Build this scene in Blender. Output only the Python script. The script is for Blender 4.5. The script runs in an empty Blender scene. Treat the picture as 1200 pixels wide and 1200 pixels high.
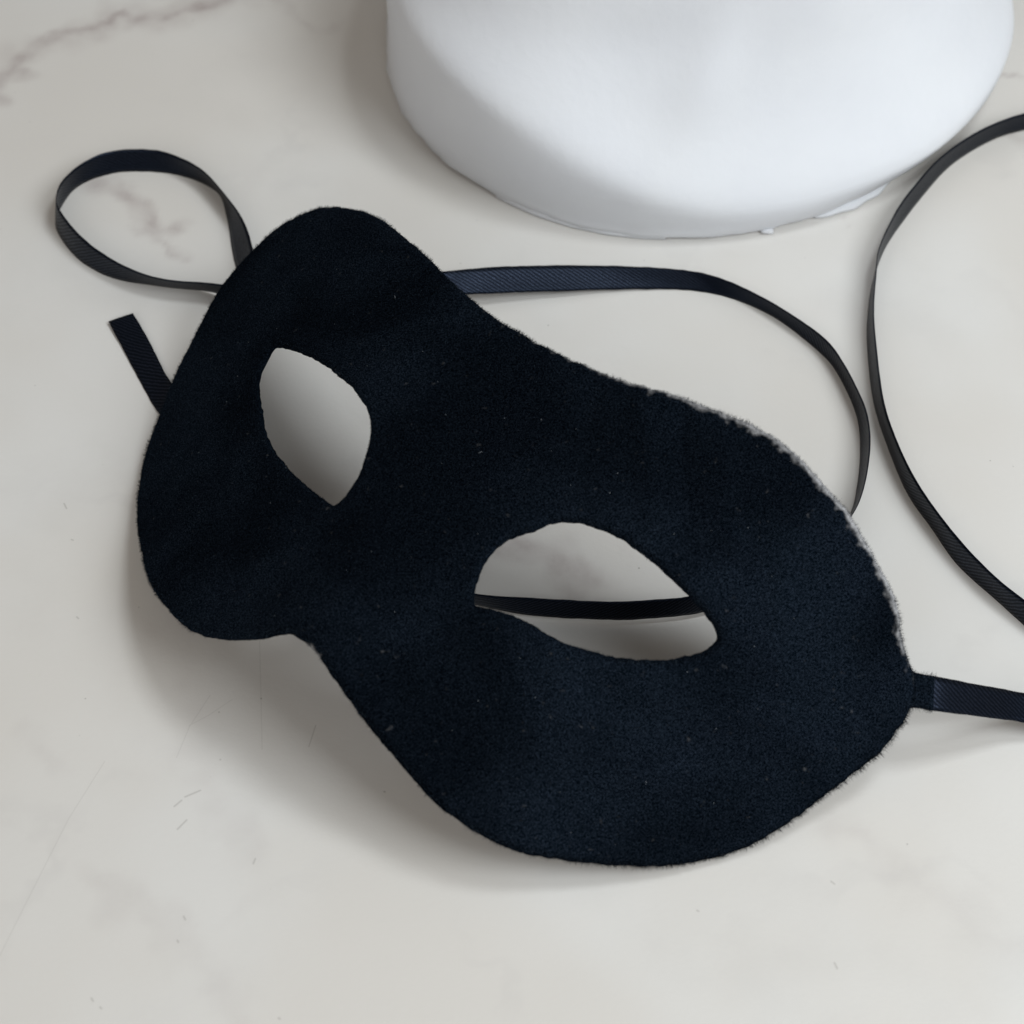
import bpy, bmesh, math, random
import numpy as np
from mathutils import Vector, Matrix
from mathutils.geometry import delaunay_2d_cdt

# ------------------------------------------------------------------ camera, world, lamps, exposure
sc = bpy.context.scene
col = sc.collection
camd = bpy.data.cameras.new('camera')
cam = bpy.data.objects.new('camera', camd)
col.objects.link(cam)
cam.location = (0.0, -0.31688, 0.38946)
cam.rotation_euler = (math.radians(90 - 50.6716), 0, 0)
camd.sensor_width = 36.0
camd.lens = 36.0 / (2 * 0.22)
camd.clip_start = 0.01
camd.clip_end = 20
camd.dof.use_dof = True
camd.dof.focus_distance = 0.49
camd.dof.aperture_fstop = 22
sc.camera = cam

world = bpy.data.worlds.new('World')
sc.world = world
world.use_nodes = True
bg = world.node_tree.nodes['Background']
bg.inputs['Color'].default_value = (1.0, 0.91, 0.81, 1)
bg.inputs['Strength'].default_value = 0.19


def area(name, loc, target, sx, sy, power, color):
    ld = bpy.data.lights.new(name, 'AREA')
    ld.shape = 'RECTANGLE'
    ld.size, ld.size_y = sx, sy
    ld.energy = power
    ld.color = color
    o = bpy.data.objects.new(name, ld)
    col.objects.link(o)
    o.location = loc
    o.rotation_euler = (Vector(target) - Vector(loc)).to_track_quat('-Z', 'Y').to_euler()
    return o


# soft daylight: a wide window at the front right of the table, a higher one to its right; added unseen front fill lifts the nose shadow
area('window_light', (0.498, -0.336, 0.644), (0.0, 0.0, 0.0), 0.46, 0.40, 4.0, (0.91, 0.97, 1.0))
area('high_window_light', (0.342, 0.098, 0.881), (0.0, 0.0, 0.0), 0.22, 0.22, 2.2, (0.91, 0.97, 1.0))
area('front_fill_light', (-0.168, -0.791, 0.588), (0.0, 0.0, 0.0), 0.80, 0.50, 2.1, (1.0, 0.98, 0.95))

sc.view_settings.view_transform = 'Standard'
sc.view_settings.look = 'None'
sc.view_settings.exposure = 0.15
sc.view_settings.gamma = 1.0
sc.view_settings.use_curve_mapping = False

rnd = np.random.default_rng(7)
MM = 0.001


# ------------------------------------------------------------------ helpers
def mat(name):
    m = bpy.data.materials.new(name)
    m.use_nodes = True
    nt = m.node_tree
    return m, nt, nt.nodes['Principled BSDF']


def N(nt, t, **kw):
    n = nt.nodes.new(t)
    for k, v in kw.items():
        setattr(n, k, v)
    return n


def L(nt, a, b):
    nt.links.new(a, b)


def mesh_obj(name, V, F, material, parent=None, smooth=True, uv=None):
    me = bpy.data.meshes.new(name)
    me.from_pydata([tuple(map(float, v)) for v in V], [], [tuple(map(int, f)) for f in F])
    if smooth:
        me.polygons.foreach_set('use_smooth', [True] * len(me.polygons))
    if uv is not None:
        lay = me.uv_layers.new(name='UVMap')
        li = np.zeros(len(me.loops), dtype=np.int32)
        me.loops.foreach_get('vertex_index', li)
        lay.data.foreach_set('uv', np.asarray(uv, dtype=np.float32)[li].ravel())
    me.materials.append(material)
    me.update()
    o = bpy.data.objects.new(name, me)
    col.objects.link(o)
    if parent is not None:
        o.parent = parent
        o.matrix_parent_inverse = Matrix.Translation(-parent.location)
    return o


def tag(o, label, cat=None, kind=None, group=None):
    o['label'] = label
    if cat:
        o['category'] = cat
    if kind:
        o['kind'] = kind
    if group:
        o['group'] = group


def attr(o, name, vals):
    a = o.data.attributes.new(name, 'FLOAT', 'POINT')
    a.data.foreach_set('value', np.asarray(vals, dtype=np.float32))


def smooth_noise(x, y, seed, scale):
    """cheap band-limited 2D noise, about -1..1"""
    r = np.random.default_rng(seed)
    s = np.zeros_like(x)
    for _ in range(14):
        a = r.uniform(0, 2 * math.pi)
        k = r.uniform(0.5, 1.5) / scale
        s += np.sin((x * math.cos(a) + y * math.sin(a)) * k * 2 * math.pi + r.uniform(0, 6.28))
    return s / 4.5

# ------------------------------------------------------------------ measured layout, millimetres (table top is z = 0)
VEINS = [
    ([[-136.0, 136.7], [-130.5, 144.0], [-127.3, 152.0], [-122.7, 158.8], [-117.6, 162.9], [-111.2, 165.0], [-105.8, 166.7], [-105.0, 170.9], [-102.6, 171.6], [-99.4, 168.8],
    [-93.9, 169.5], [-88.4, 170.5], [-82.0, 174.1], [-74.4, 177.6]], 3.6, 0.55, 0.5),
    ([[-132.9, 145.3], [-128.7, 146.6], [-125.8, 147.3]], 4.2, 0.5, 0.5),
    ([[-130.7, 137.4], [-127.8, 137.1]], 3.4, 0.4, 0.5),
    ([[-103.1, 104.0], [-98.1, 105.8], [-92.3, 100.7], [-88.3, 95.6], [-86.4, 89.1], [-84.4, 89.6], [-80.6, 90.8]], 5.0, 0.42, 1.2),
    ([[-86.0, 88.5], [-81.4, 83.2], [-78.1, 80.9]], 4.0, 0.36, 1.2),
    ([[-1.8, -7.2], [7.3, -9.5], [13.1, -11.9], [14.8, -14.6], [16.2, -18.7]], 6.5, 0.42, 1.2),
    ([[120.7, 152.0], [123.5, 148.6], [130.6, 144.6], [142.4, 136.1]], 1.6, 0.35, 1.2),
    ([[121.7, 126.4], [125.5, 123.2], [131.4, 120.1]], 3, 0.2, 1.2),
    ([[78.4, 96.2], [82.2, 92.0]], 0.8, 0.35, 1.2),
    ([[-81.7, -88.7], [-74.8, -92.4], [-66.2, -97.9], [-59.1, -105.1], [-52.9, -113.1], [-49.9, -120.8]], 6, 0.11, 1.2),
    ([[-63.9, -59.4], [-59.6, -69.4], [-54.9, -76.3], [-50.5, -80.1]], 7, 0.1, 1.2),
    ([[-97.6, -55.3], [-92.0, -59.4], [-88.8, -64.5]], 4, 0.09, 1.2),
    ([[61.6, -76.3], [67.8, -80.1], [75.4, -86.8], [84.3, -94.2], [89.9, -101.5], [100.6, -105.1]], 6, 0.09, 1.2),
    ([[-60.8, 176.9], [-51.0, 162.9], [-44.6, 166.4]], 3, 0.15, 1.2),
    ([[-73.4, -2.5], [-69.0, -21.0], [-68.3, -34.2], [-64.6, -51.2]], 9, 0.08, 1.2),
    ([[-136.0, 136.7], [-130.5, 144.0], [-127.3, 152.0], [-122.7, 158.8], [-117.6, 162.9], [-111.2, 165.0], [-105.8, 166.7], [-105.0, 170.9], [-102.6, 171.6], [-99.4, 168.8],
    [-93.9, 169.5], [-88.4, 170.5], [-82.0, 174.1], [-74.4, 177.6]], 8.0, 0.26, 1.0),
]
SCRATCHES = [
    ([[-52.3, -31.6], [-51.3, -42.8], [-49.9, -59.0]], 0.2, 0.15),
    ([[-81.0, -61.9], [-86.6, -75.3], [-92.5, -94.2], [-96.4, -106.9]], 0.2, 0.15),
    ([[-56.8, -47.0], [-61.2, -50.8], [-64.9, -53.3]], 0.2, 0.15),
    ([[-61.4, -46.0], [-64.9, -53.7], [-66.8, -61.0]], 0.2, 0.15),
    ([[-66.2, -72.4], [-64.9, -71.0]], 0.34, 0.32),
    ([[-64.3, -70.2], [-61.4, -68.7]], 0.34, 0.32),
    ([[-65.1, -77.6], [-63.5, -75.5]], 0.34, 0.32),
    ([[-49.8, -85.3], [-49.5, -84.2]], 0.34, 0.32),
    ([[-39.5, -53.3], [-40.6, -58.4]], 0.2, 0.32),
    ([[-62.2, -96.8], [-61.8, -97.5]], 0.34, 0.32),
    ([[-77.7, -113.9], [-77.3, -114.5]], 0.34, 0.32),
    ([[-75.9, -115.7], [-75.6, -116.0]], 0.34, 0.32),
    ([[60.2, -106.6], [60.6, -107.8]], 0.34, 0.32),
    ([[61.1, -89.2], [61.7, -89.8]], 0.34, 0.32),
    ([[35.1, -95.5], [35.4, -95.7]], 0.34, 0.32),
    ([[53.7, -69.4], [53.9, -69.6]], 0.34, 0.32),
    ([[-42.9, -117.9], [-42.6, -118.1]], 0.34, 0.32),
    ([[-62.9, -101.9], [-62.7, -102.3]], 0.34, 0.32),
    ([[-97.2, 4.6], [-96.5, 3.2]], 0.34, 0.32),
    ([[-94.4, -5.4], [-94.0, -5.6]], 0.34, 0.32),
    ([[-90.8, -26.1], [-90.4, -26.5]], 0.34, 0.32),
]
OUT = [(-6.30, -66.51), (-2.86, -66.43), (1.40, -66.87), (6.84, -68.59), (11.05, -69.76), (17.83, -71.53), (25.64, -73.03), (31.48, -74.05), (35.37, -74.21), (41.55, -73.63),
    (47.88, -71.98), (55.26, -67.75), (62.72, -62.16), (70.39, -55.32), (75.80, -49.14), (80.60, -41.90), (84.15, -34.08), (87.45, -24.34), (90.32, -15.35), (91.57, -11.30),
    (92.01, -6.92), (92.22, -3.66), (91.95, -1.19), (90.80, 1.72), (88.86, 3.75), (87.20, 4.76), (84.37, 6.94), (80.65, 10.79), (76.45, 12.99), (71.17, 15.08), (65.41, 17.30),
    (59.75, 18.22), (51.89, 19.50), (44.21, 19.30), (35.48, 17.09), (25.26, 14.55), (16.50, 11.96), (8.96, 10.90), (2.69, 10.26), (-4.68, 9.87), (-7.80, 10.02), (-12.91, 9.92),
    (-21.85, 11.24), (-30.25, 13.25), (-39.70, 16.13), (-48.44, 18.56), (-56.49, 20.67), (-64.46, 21.42), (-73.33, 20.89), (-79.75, 18.22), (-84.60, 14.53), (-87.66, 9.72),
    (-90.26, 4.60), (-91.83, -1.71), (-90.99, -8.03), (-89.65, -15.14), (-88.37, -22.19), (-84.51, -31.53), (-80.35, -41.33), (-71.42, -52.11), (-62.60, -59.56), (-52.60, -66.21),
    (-44.21, -70.37), (-33.62, -73.31), (-26.42, -73.52), (-18.84, -71.94), (-12.30, -69.60), (-8.88, -67.74)]
LE = [(-58.11, -13.35), (-52.82, -13.37), (-47.69, -13.74), (-42.46, -14.42), (-37.06, -15.52), (-31.75, -16.76), (-28.03, -18.19), (-24.88, -19.75), (-21.95, -22.20), (-20.25,
    -24.56), (-18.28, -28.93), (-17.11, -32.00), (-16.49, -35.57), (-16.71, -38.25), (-17.28, -39.78), (-20.24, -39.38), (-25.41, -38.67), (-32.27, -37.26), (-38.78, -34.95),
    (-44.54, -32.00), (-49.13, -28.27), (-54.25, -24.08), (-56.98, -21.24), (-58.39, -17.63), (-59.01, -14.23)]
RE = [(23.93, -18.36), (27.55, -16.43), (31.56, -15.24), (35.39, -14.54), (39.62, -14.46), (43.97, -14.62), (47.86, -14.83), (50.64, -15.12), (53.84, -15.47), (56.78, -16.17),
    (58.34, -17.23), (58.51, -18.77), (57.39, -21.40), (55.02, -24.84), (52.59, -27.47), (48.57, -30.81), (44.10, -33.50), (39.32, -35.75), (34.02, -37.29), (30.01, -37.68),
    (24.88, -38.90), (21.15, -40.44), (19.56, -41.25), (18.24, -39.56), (16.96, -36.55), (16.19, -33.21), (16.37, -29.34), (17.80, -26.06), (19.89, -23.51), (21.36, -20.95)]
RUN = [[-75.6, 31.3, 3.5, -74.9, 33.2, 6.5], [-70.0, 13.1, 2.0, -68.5, 14.1, 6.0], [-57.8, -0.3, 1.6, -56.6, 0.1, 6.0], [-38.0, -12.0, 1.6, -37.2, -11.5, 6.0], [-21.5, -20.4, 1.6,
    -21.1, -20.2, 6.0], [-7.8, -24.0, 1.6, -7.8, -24.6, 6.0], [3.9, -26.7, 1.4, 3.9, -25.7, 6.0], [20.6, -27.7, 1.2, 20.4, -26.7, 6.0], [28.4, -27.4, 1.2, 28.2, -26.2, 6.0], [40.0,
    -25.7, 1.2, 38.9, -24.9, 6.0], [53.8, -19.9, 1.0, 53.0, -19.3, 6.0], [66.4, -9.3, 0.3, 66.9, -10.3, 6.2], [73.2, 1.6, 0.1, 72.8, -3.0, 6.4], [75.2, 8.6, 0.1, 75.4, 3.4, 6.4],
    [76.6, 16.0, 0.1, 77.2, 10.6, 6.4], [77.4, 24.2, 0.1, 78.4, 18.8, 6.3], [77.1, 31.0, 0.1, 78.2, 26.5, 6.1], [75.3, 38.8, 0.1, 76.7, 33.6, 5.8], [72.7, 46.2, 0.1, 74.4, 41.8,
    5.4], [67.9, 52.9, 0.1, 70.9, 49.6, 5.0], [61.4, 60.2, 0.1, 62.3, 58.9, 4.6], [54.4, 65.2, 0.1, 56.0, 64.5, 4.2], [48.0, 68.0, 0.1, 48.4, 69.8, 3.9], [40.0, 69.5, 0.1, 40.0,
    73.1, 3.2], [26.6, 69.1, 0.7, 26.7, 74.1, 3.3], [13.4, 67.5, 1.8, 13.4, 73.5, 4.2], [0.0, 65.7, 3.0, 0.0, 71.9, 5.5], [-9.3, 64.2, 4.0, -9.9, 69.9, 6.6], [-19.7, 62.6, 5.0,
    -19.7, 66.7, 8.4], [-35.8, 65.5, 1.2, -35.6, 66.9, 6.0], [-53.5, 62.9, 2.2, -53.2, 64.0, 7.0]]
LOOP = [[-60.6, 57.7, 3.0, -57.6, 59.3, 7.0], [-64.0, 71.8, 0.5, -59.5, 69.9, 6.6], [-66.5, 81.9, 0.1, -61.5, 79.7, 6.2], [-68.1, 91.0, 0.1, -64.3, 88.0, 6.0], [-70.3, 100.2, 0.1,
    -68.3, 94.8, 6.0], [-71.7, 102.9, 0.1, -70.4, 98.1, 6.0], [-77.3, 107.2, 0.1, -75.5, 105.0, 6.0], [-84.7, 109.8, 0.1, -84.1, 110.7, 6.0], [-91.2, 110.4, 0.1, -90.6, 111.8,
    6.0], [-97.2, 110.0, 0.1, -97.6, 111.1, 6.2], [-102.9, 107.6, 0.1, -103.1, 107.6, 6.4], [-107.1, 103.9, 0.1, -107.1, 102.3, 6.6], [-109.2, 98.1, 0.1, -108.8, 97.6, 7.0],
    [-110.0, 94.2, 0.1, -108.9, 92.6, 7.2], [-110.0, 91.0, 0.1, -108.3, 90.6, 7.2], [-106.5, 84.4, 0.1, -105.7, 86.1, 7.0], [-102.4, 79.1, 0.1, -101.0, 79.9, 6.8], [-97.3, 75.1,
    0.1, -96.5, 75.6, 6.6], [-92.0, 72.6, 0.1, -91.1, 71.5, 6.4], [-85.7, 71.3, 0.1, -84.6, 68.1, 6.2], [-78.7, 70.0, 0.1, -77.7, 66.3, 6.2], [-71.2, 68.8, 0.4, -70.3, 65.5, 6.4],
    [-61.4, 63.2, 3.0, -60.6, 63.1, 7.0]]
TAIL = [[-93.4, 58.5, 0.8, -87.8, 60.4, 1.6], [-89.0, 49.8, 0.3, -84.3, 54.2, 1.0], [-84.8, 41.4, 0.2, -81.1, 47.4, 0.8], [-80.7, 33.2, 0.2, -77.2, 39.4, 0.9], [-75.9, 25.9, 1.0,
    -72.2, 32.0, 2.2], [-70.5, 20.7, 1.2, -67.0, 26.2, 3.0]]
ARC = [[141.3, 129.5, 0.1, 139.9, 128.1, 6.6], [128.0, 125.6, 0.1, 126.7, 124.3, 6.6], [120.5, 122.5, 0.1, 117.6, 119.8, 6.6], [112.6, 116.8, 0.1, 109.5, 113.6, 6.6], [106.3,
    110.6, 0.1, 102.9, 106.8, 6.6], [100.4, 102.3, 0.1, 97.0, 98.6, 6.6], [94.6, 93.4, 0.1, 91.9, 90.3, 6.6], [88.6, 82.8, 0.1, 86.1, 77.0, 6.6], [84.6, 71.1, 0.1, 84.6, 68.5,
    6.6], [82.8, 61.9, 0.1, 82.9, 57.5, 6.6], [81.7, 52.9, 0.1, 82.3, 46.7, 6.6], [81.3, 35.2, 0.1, 82.2, 29.3, 6.6], [82.9, 22.4, 0.1, 83.6, 18.5, 6.6], [86.0, 7.6, 0.1, 86.4,
    7.0, 6.6], [90.4, -2.6, 0.1, 90.1, -2.5, 6.6], [94.7, -12.6, 0.1, 94.8, -11.8, 6.6], [101.5, -21.5, 0.1, 100.6, -20.9, 6.6], [106.5, -28.2, 0.1, 105.6, -26.6, 6.6], [114.0,
    -37.6, 0.1, 113.5, -35.0, 6.4], [124.8, -46.1, 0.1, 124.8, -42.5, 5.0], [135.3, -54.0, 1.0, 136.3, -48.1, 3.0], [138.7, -62.4, 1.5, 140.6, -55.3, 3.0], [132.9, -66.4, 1.5,
    134.1, -58.7, 2.5], [121.8, -62.4, 1.5, 122.9, -54.8, 2.2], [112.1, -58.0, 2.5, 113.1, -50.6, 3.6], [101.7, -56.4, 5.5, 102.2, -50.4, 7.2], [92.2, -58.4, 10.5, 92.6, -52.3,
    12.6], [82.0, -60.4, 15.5, 82.8, -53.9, 17.8], [77.5, -59.9, 16.0, 78.2, -53.4, 18.5]]

# ------------------------------------------------------------------ table top (white marble look)
def marble_material():
    m, nt, b = mat('white_marble')
    geo = N(nt, 'ShaderNodeTexCoord')
    pos = N(nt, 'ShaderNodeVectorMath', operation='SCALE')
    pos.inputs['Scale'].default_value = 1000.0
    L(nt, geo.outputs['Object'], pos.inputs[0])
    P0 = pos.outputs[0]
    def seg(P, a, bb, r, s, r0=0.0):
        a = Vector((a[0], a[1], 0)); bb = Vector((bb[0], bb[1], 0)); ba = bb - a
        n1 = N(nt, 'ShaderNodeVectorMath', operation='SUBTRACT'); n1.inputs[1].default_value = a
        L(nt, P, n1.inputs[0])
        n2 = N(nt, 'ShaderNodeVectorMath', operation='DOT_PRODUCT'); n2.inputs[1].default_value = ba / max(ba.length_squared, 1e-6)
        L(nt, n1.outputs[0], n2.inputs[0])
        n3 = N(nt, 'ShaderNodeClamp')
        L(nt, n2.outputs['Value'], n3.inputs[0])
        n4 = N(nt, 'ShaderNodeVectorMath', operation='SCALE'); n4.inputs[0].default_value = ba
        L(nt, n3.outputs[0], n4.inputs['Scale'])
        n5 = N(nt, 'ShaderNodeVectorMath', operation='DISTANCE')
        L(nt, n1.outputs[0], n5.inputs[0]); L(nt, n4.outputs[0], n5.inputs[1])
        n6 = N(nt, 'ShaderNodeMapRange', interpolation_type='SMOOTHERSTEP')
        n6.inputs['From Min'].default_value = r0; n6.inputs['From Max'].default_value = r
        n6.inputs['To Min'].default_value = s; n6.inputs['To Max'].default_value = 0.0
        L(nt, n5.outputs['Value'], n6.inputs['Value'])
        return n6.outputs[0]

    def union(P, lines):
        acc = None
        for pts, r, s in lines:
            for a, bb in zip(pts[:-1], pts[1:]):
                o = seg(P, a, bb, r, s)
                if acc is None:
                    acc = o
                else:
                    mx = N(nt, 'ShaderNodeMath', operation='MAXIMUM')
                    L(nt, acc, mx.inputs[0]); L(nt, o, mx.inputs[1])
                    acc = mx.outputs[0]
        return acc

    va = N(nt, 'ShaderNodeAttribute'); va.attribute_name = 'vein'
    v = va.outputs['Fac']
    s = union(P0, SCRATCHES)

    def noise(scale, detail, rough=0.5, P=P0):
        n = N(nt, 'ShaderNodeTexNoise')
        n.inputs['Scale'].default_value = scale; n.inputs['Detail'].default_value = detail; n.inputs['Roughness'].default_value = rough
        L(nt, P, n.inputs['Vector'])
        return n.outputs[0]

    def mr(x, a, b_, c, d):
        n = N(nt, 'ShaderNodeMapRange', interpolation_type='SMOOTHSTEP')
        for k, val in zip(('From Min', 'From Max', 'To Min', 'To Max'), (a, b_, c, d)):
            n.inputs[k].default_value = val
        L(nt, x, n.inputs['Value'])
        return n.outputs[0]

    def mix(f, c1, c2):
        n = N(nt, 'ShaderNodeMix', data_type='RGBA')
        L(nt, f, n.inputs['Factor'])
        for i, c in ((6, c1), (7, c2)):
            if isinstance(c, tuple):
                n.inputs[i].default_value = (*c, 1)
            else:
                L(nt, c, n.inputs[i])
        return n.outputs[2]

    def mul(a, b_):
        n = N(nt, 'ShaderNodeMath', operation='MULTIPLY')
        L(nt, a, n.inputs[0])
        if isinstance(b_, float):
            n.inputs[1].default_value = b_
        else:
            L(nt, b_, n.inputs[1])
        return n.outputs[0]

    # stone body: barely visible warm and cool clouds, thin ghost veins
    c = mix(mr(noise(0.011, 3), 0.38, 0.64, 0, 1), (0.665, 0.640, 0.606), (0.70, 0.688, 0.668))
    c = mix(mr(noise(0.024, 5, 0.6), 0.50, 0.72, 0, 0.13), c, (0.50, 0.485, 0.47))
    # ghost veins: thin valley of a warped noise
    g = N(nt, 'ShaderNodeMath', operation='SUBTRACT'); g.inputs[1].default_value = 0.5
    L(nt, noise(0.0085, 6, 0.55), g.inputs[0])
    ga = N(nt, 'ShaderNodeMath', operation='ABSOLUTE'); L(nt, g.outputs[0], ga.inputs[0])
    gv = mul(mr(ga.outputs[0], 0.0, 0.018, 1, 0), mr(noise(0.03, 2), 0.45, 0.7, 0, 0.10))
    c = mix(gv, c, (0.42, 0.40, 0.40))
    # named veins, broken up by fine noise
    vm = mul(v, mr(noise(0.35, 4, 0.6), 0.25, 0.75, 0.7, 1.05))
    c = mix(vm, c, (0.30, 0.238, 0.235))
    c = mix(s, c, (0.18, 0.165, 0.14))
    # scattered dark grains
    vo = N(nt, 'ShaderNodeTexVoronoi'); vo.inputs['Scale'].default_value = 0.16
    L(nt, P0, vo.inputs['Vector'])
    sp = mul(mr(vo.outputs['Distance'], 0.016, 0.05, 1, 0), mr(noise(0.05, 1), 0.50, 0.62, 0, 0.55))
    c = mix(sp, c, (0.20, 0.18, 0.16))
    L(nt, c, b.inputs['Base Color'])
    L(nt, mr(noise(0.06, 5, 0.65), 0.3, 0.7, 0.38, 0.52), b.inputs['Roughness'])
    b.inputs['Specular IOR Level'].default_value = 0.28
    bp = N(nt, 'ShaderNodeBump'); bp.inputs['Strength'].default_value = 0.10; bp.inputs['Distance'].default_value = 0.0004
    L(nt, noise(0.9, 4, 0.6), bp.inputs['Height'])
    L(nt, bp.outputs[0], b.inputs['Normal'])
    return m


def vein_field(x, y):
    """how strongly each spot of the slab is veined (x, y in mm); the veins wander, split and fade"""
    f = np.zeros_like(x)
    for k, (pts, r, s, wob) in enumerate(VEINS):
        wx = x + wob * (smooth_noise(x, y, 60, 16) + 0.5 * smooth_noise(x, y, 61, 6) + 0.3 * smooth_noise(x, y, 64, 3))
        wy = y + wob * (smooth_noise(x, y, 62, 16) + 0.5 * smooth_noise(x, y, 63, 6) + 0.3 * smooth_noise(x, y, 65, 3))
        d = np.full_like(x, 1e9)
        for (ax, ay), (bx, by) in zip(pts[:-1], pts[1:]):
            dx, dy = bx - ax, by - ay
            t = np.clip(((wx - ax) * dx + (wy - ay) * dy) / (dx * dx + dy * dy), 0, 1)
            d = np.minimum(d, np.hypot(wx - ax - t * dx, wy - ay - t * dy))
        g = np.clip(1 - d / (r * (1 + 0.35 * smooth_noise(x, y, 66 + k, 14))), 0, 1)
        g = g * g * (3 - 2 * g) * s * np.clip(0.85 + 0.3 * smooth_noise(x, y, 90 + k, 9), 0.3, 1.2)
        f = np.maximum(f, g) + 0.25 * np.minimum(f, g)
    return f


def build_table():
    x0, x1, y0, y1, t = -0.55, 0.55, -0.45, 0.65, 0.03
    xs = np.concatenate([np.linspace(x0, -0.150, 9)[:-1], np.arange(-0.150, 0.1501, 0.001), np.linspace(0.150, x1, 9)[1:]])
    ys = np.concatenate([np.linspace(y0, -0.130, 9)[:-1], np.arange(-0.130, 0.1951, 0.001), np.linspace(0.195, y1, 9)[1:]])
    gx, gy = np.meshgrid(xs, ys)
    nx, ny = len(xs), len(ys)
    V = np.c_[gx.ravel(), gy.ravel(), np.zeros(gx.size)]
    i = np.arange(nx * ny).reshape(ny, nx)
    F = np.stack([i[:-1, :-1], i[:-1, 1:], i[1:, 1:], i[1:, :-1]], -1).reshape(-1, 4).tolist()
    V = V.tolist()
    ring = np.concatenate([i[0, :-1], i[:-1, -1], i[-1, :0:-1], i[:0:-1, 0]])
    base = len(V)
    V += [(V[k][0], V[k][1], -t) for k in ring]
    m = len(ring)
    F += [(ring[(k + 1) % m], ring[k], base + k, base + (k + 1) % m) for k in range(m)]
    F.append(tuple(base + k for k in range(m - 1, -1, -1)))
    o = mesh_obj('marble_tabletop', V, F, marble_material(), smooth=False)
    VV = np.array(V)
    attr(o, 'vein', vein_field(VV[:, 0] * 1000, VV[:, 1] * 1000))
    tag(o, 'white marble tabletop with faint grey veins and fine scratches', kind='structure')
    return o


build_table()


# ------------------------------------------------------------------ foam mannequin foot
def foam_material():
    m, nt, b = mat('white_foam')
    tc = N(nt, 'ShaderNodeTexCoord')
    n = N(nt, 'ShaderNodeTexNoise'); n.inputs['Scale'].default_value = 40; n.inputs['Detail'].default_value = 4
    L(nt, tc.outputs['Object'], n.inputs['Vector'])
    cr = N(nt, 'ShaderNodeValToRGB')
    cr.color_ramp.elements[0].position = 0.35; cr.color_ramp.elements[0].color = (0.735, 0.755, 0.80, 1)
    cr.color_ramp.elements[1].position = 0.65; cr.color_ramp.elements[1].color = (0.76, 0.78, 0.82, 1)
    L(nt, n.outputs[0], cr.inputs[0]); L(nt, cr.outputs[0], b.inputs['Base Color'])
    b.inputs['Roughness'].default_value = 0.55
    b.inputs['Specular IOR Level'].default_value = 0.25
    b.inputs['Subsurface Weight'].default_value = 0.25
    b.inputs['Subsurface Radius'].default_value = (1, 1, 1)
    b.inputs['Subsurface Scale'].default_value = 0.003
    n2 = N(nt, 'ShaderNodeTexNoise'); n2.inputs['Scale'].default_value = 700; n2.inputs['Detail'].default_value = 3
    L(nt, tc.outputs['Object'], n2.inputs['Vector'])
    v = N(nt, 'ShaderNodeTexVoronoi'); v.inputs['Scale'].default_value = 330
    L(nt, tc.outputs['Object'], v.inputs['Vector'])
    ad = N(nt, 'ShaderNodeMath', operation='ADD'); L(nt, n2.outputs[0], ad.inputs[0]); L(nt, v.outputs['Distance'], ad.inputs[1])
    bp = N(nt, 'ShaderNodeBump'); bp.inputs['Strength'].default_value = 0.15; bp.inputs['Distance'].default_value = 0.0003
    L(nt, ad.outputs[0], bp.inputs['Height']); L(nt, bp.outputs[0], b.inputs['Normal'])
    return m


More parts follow.
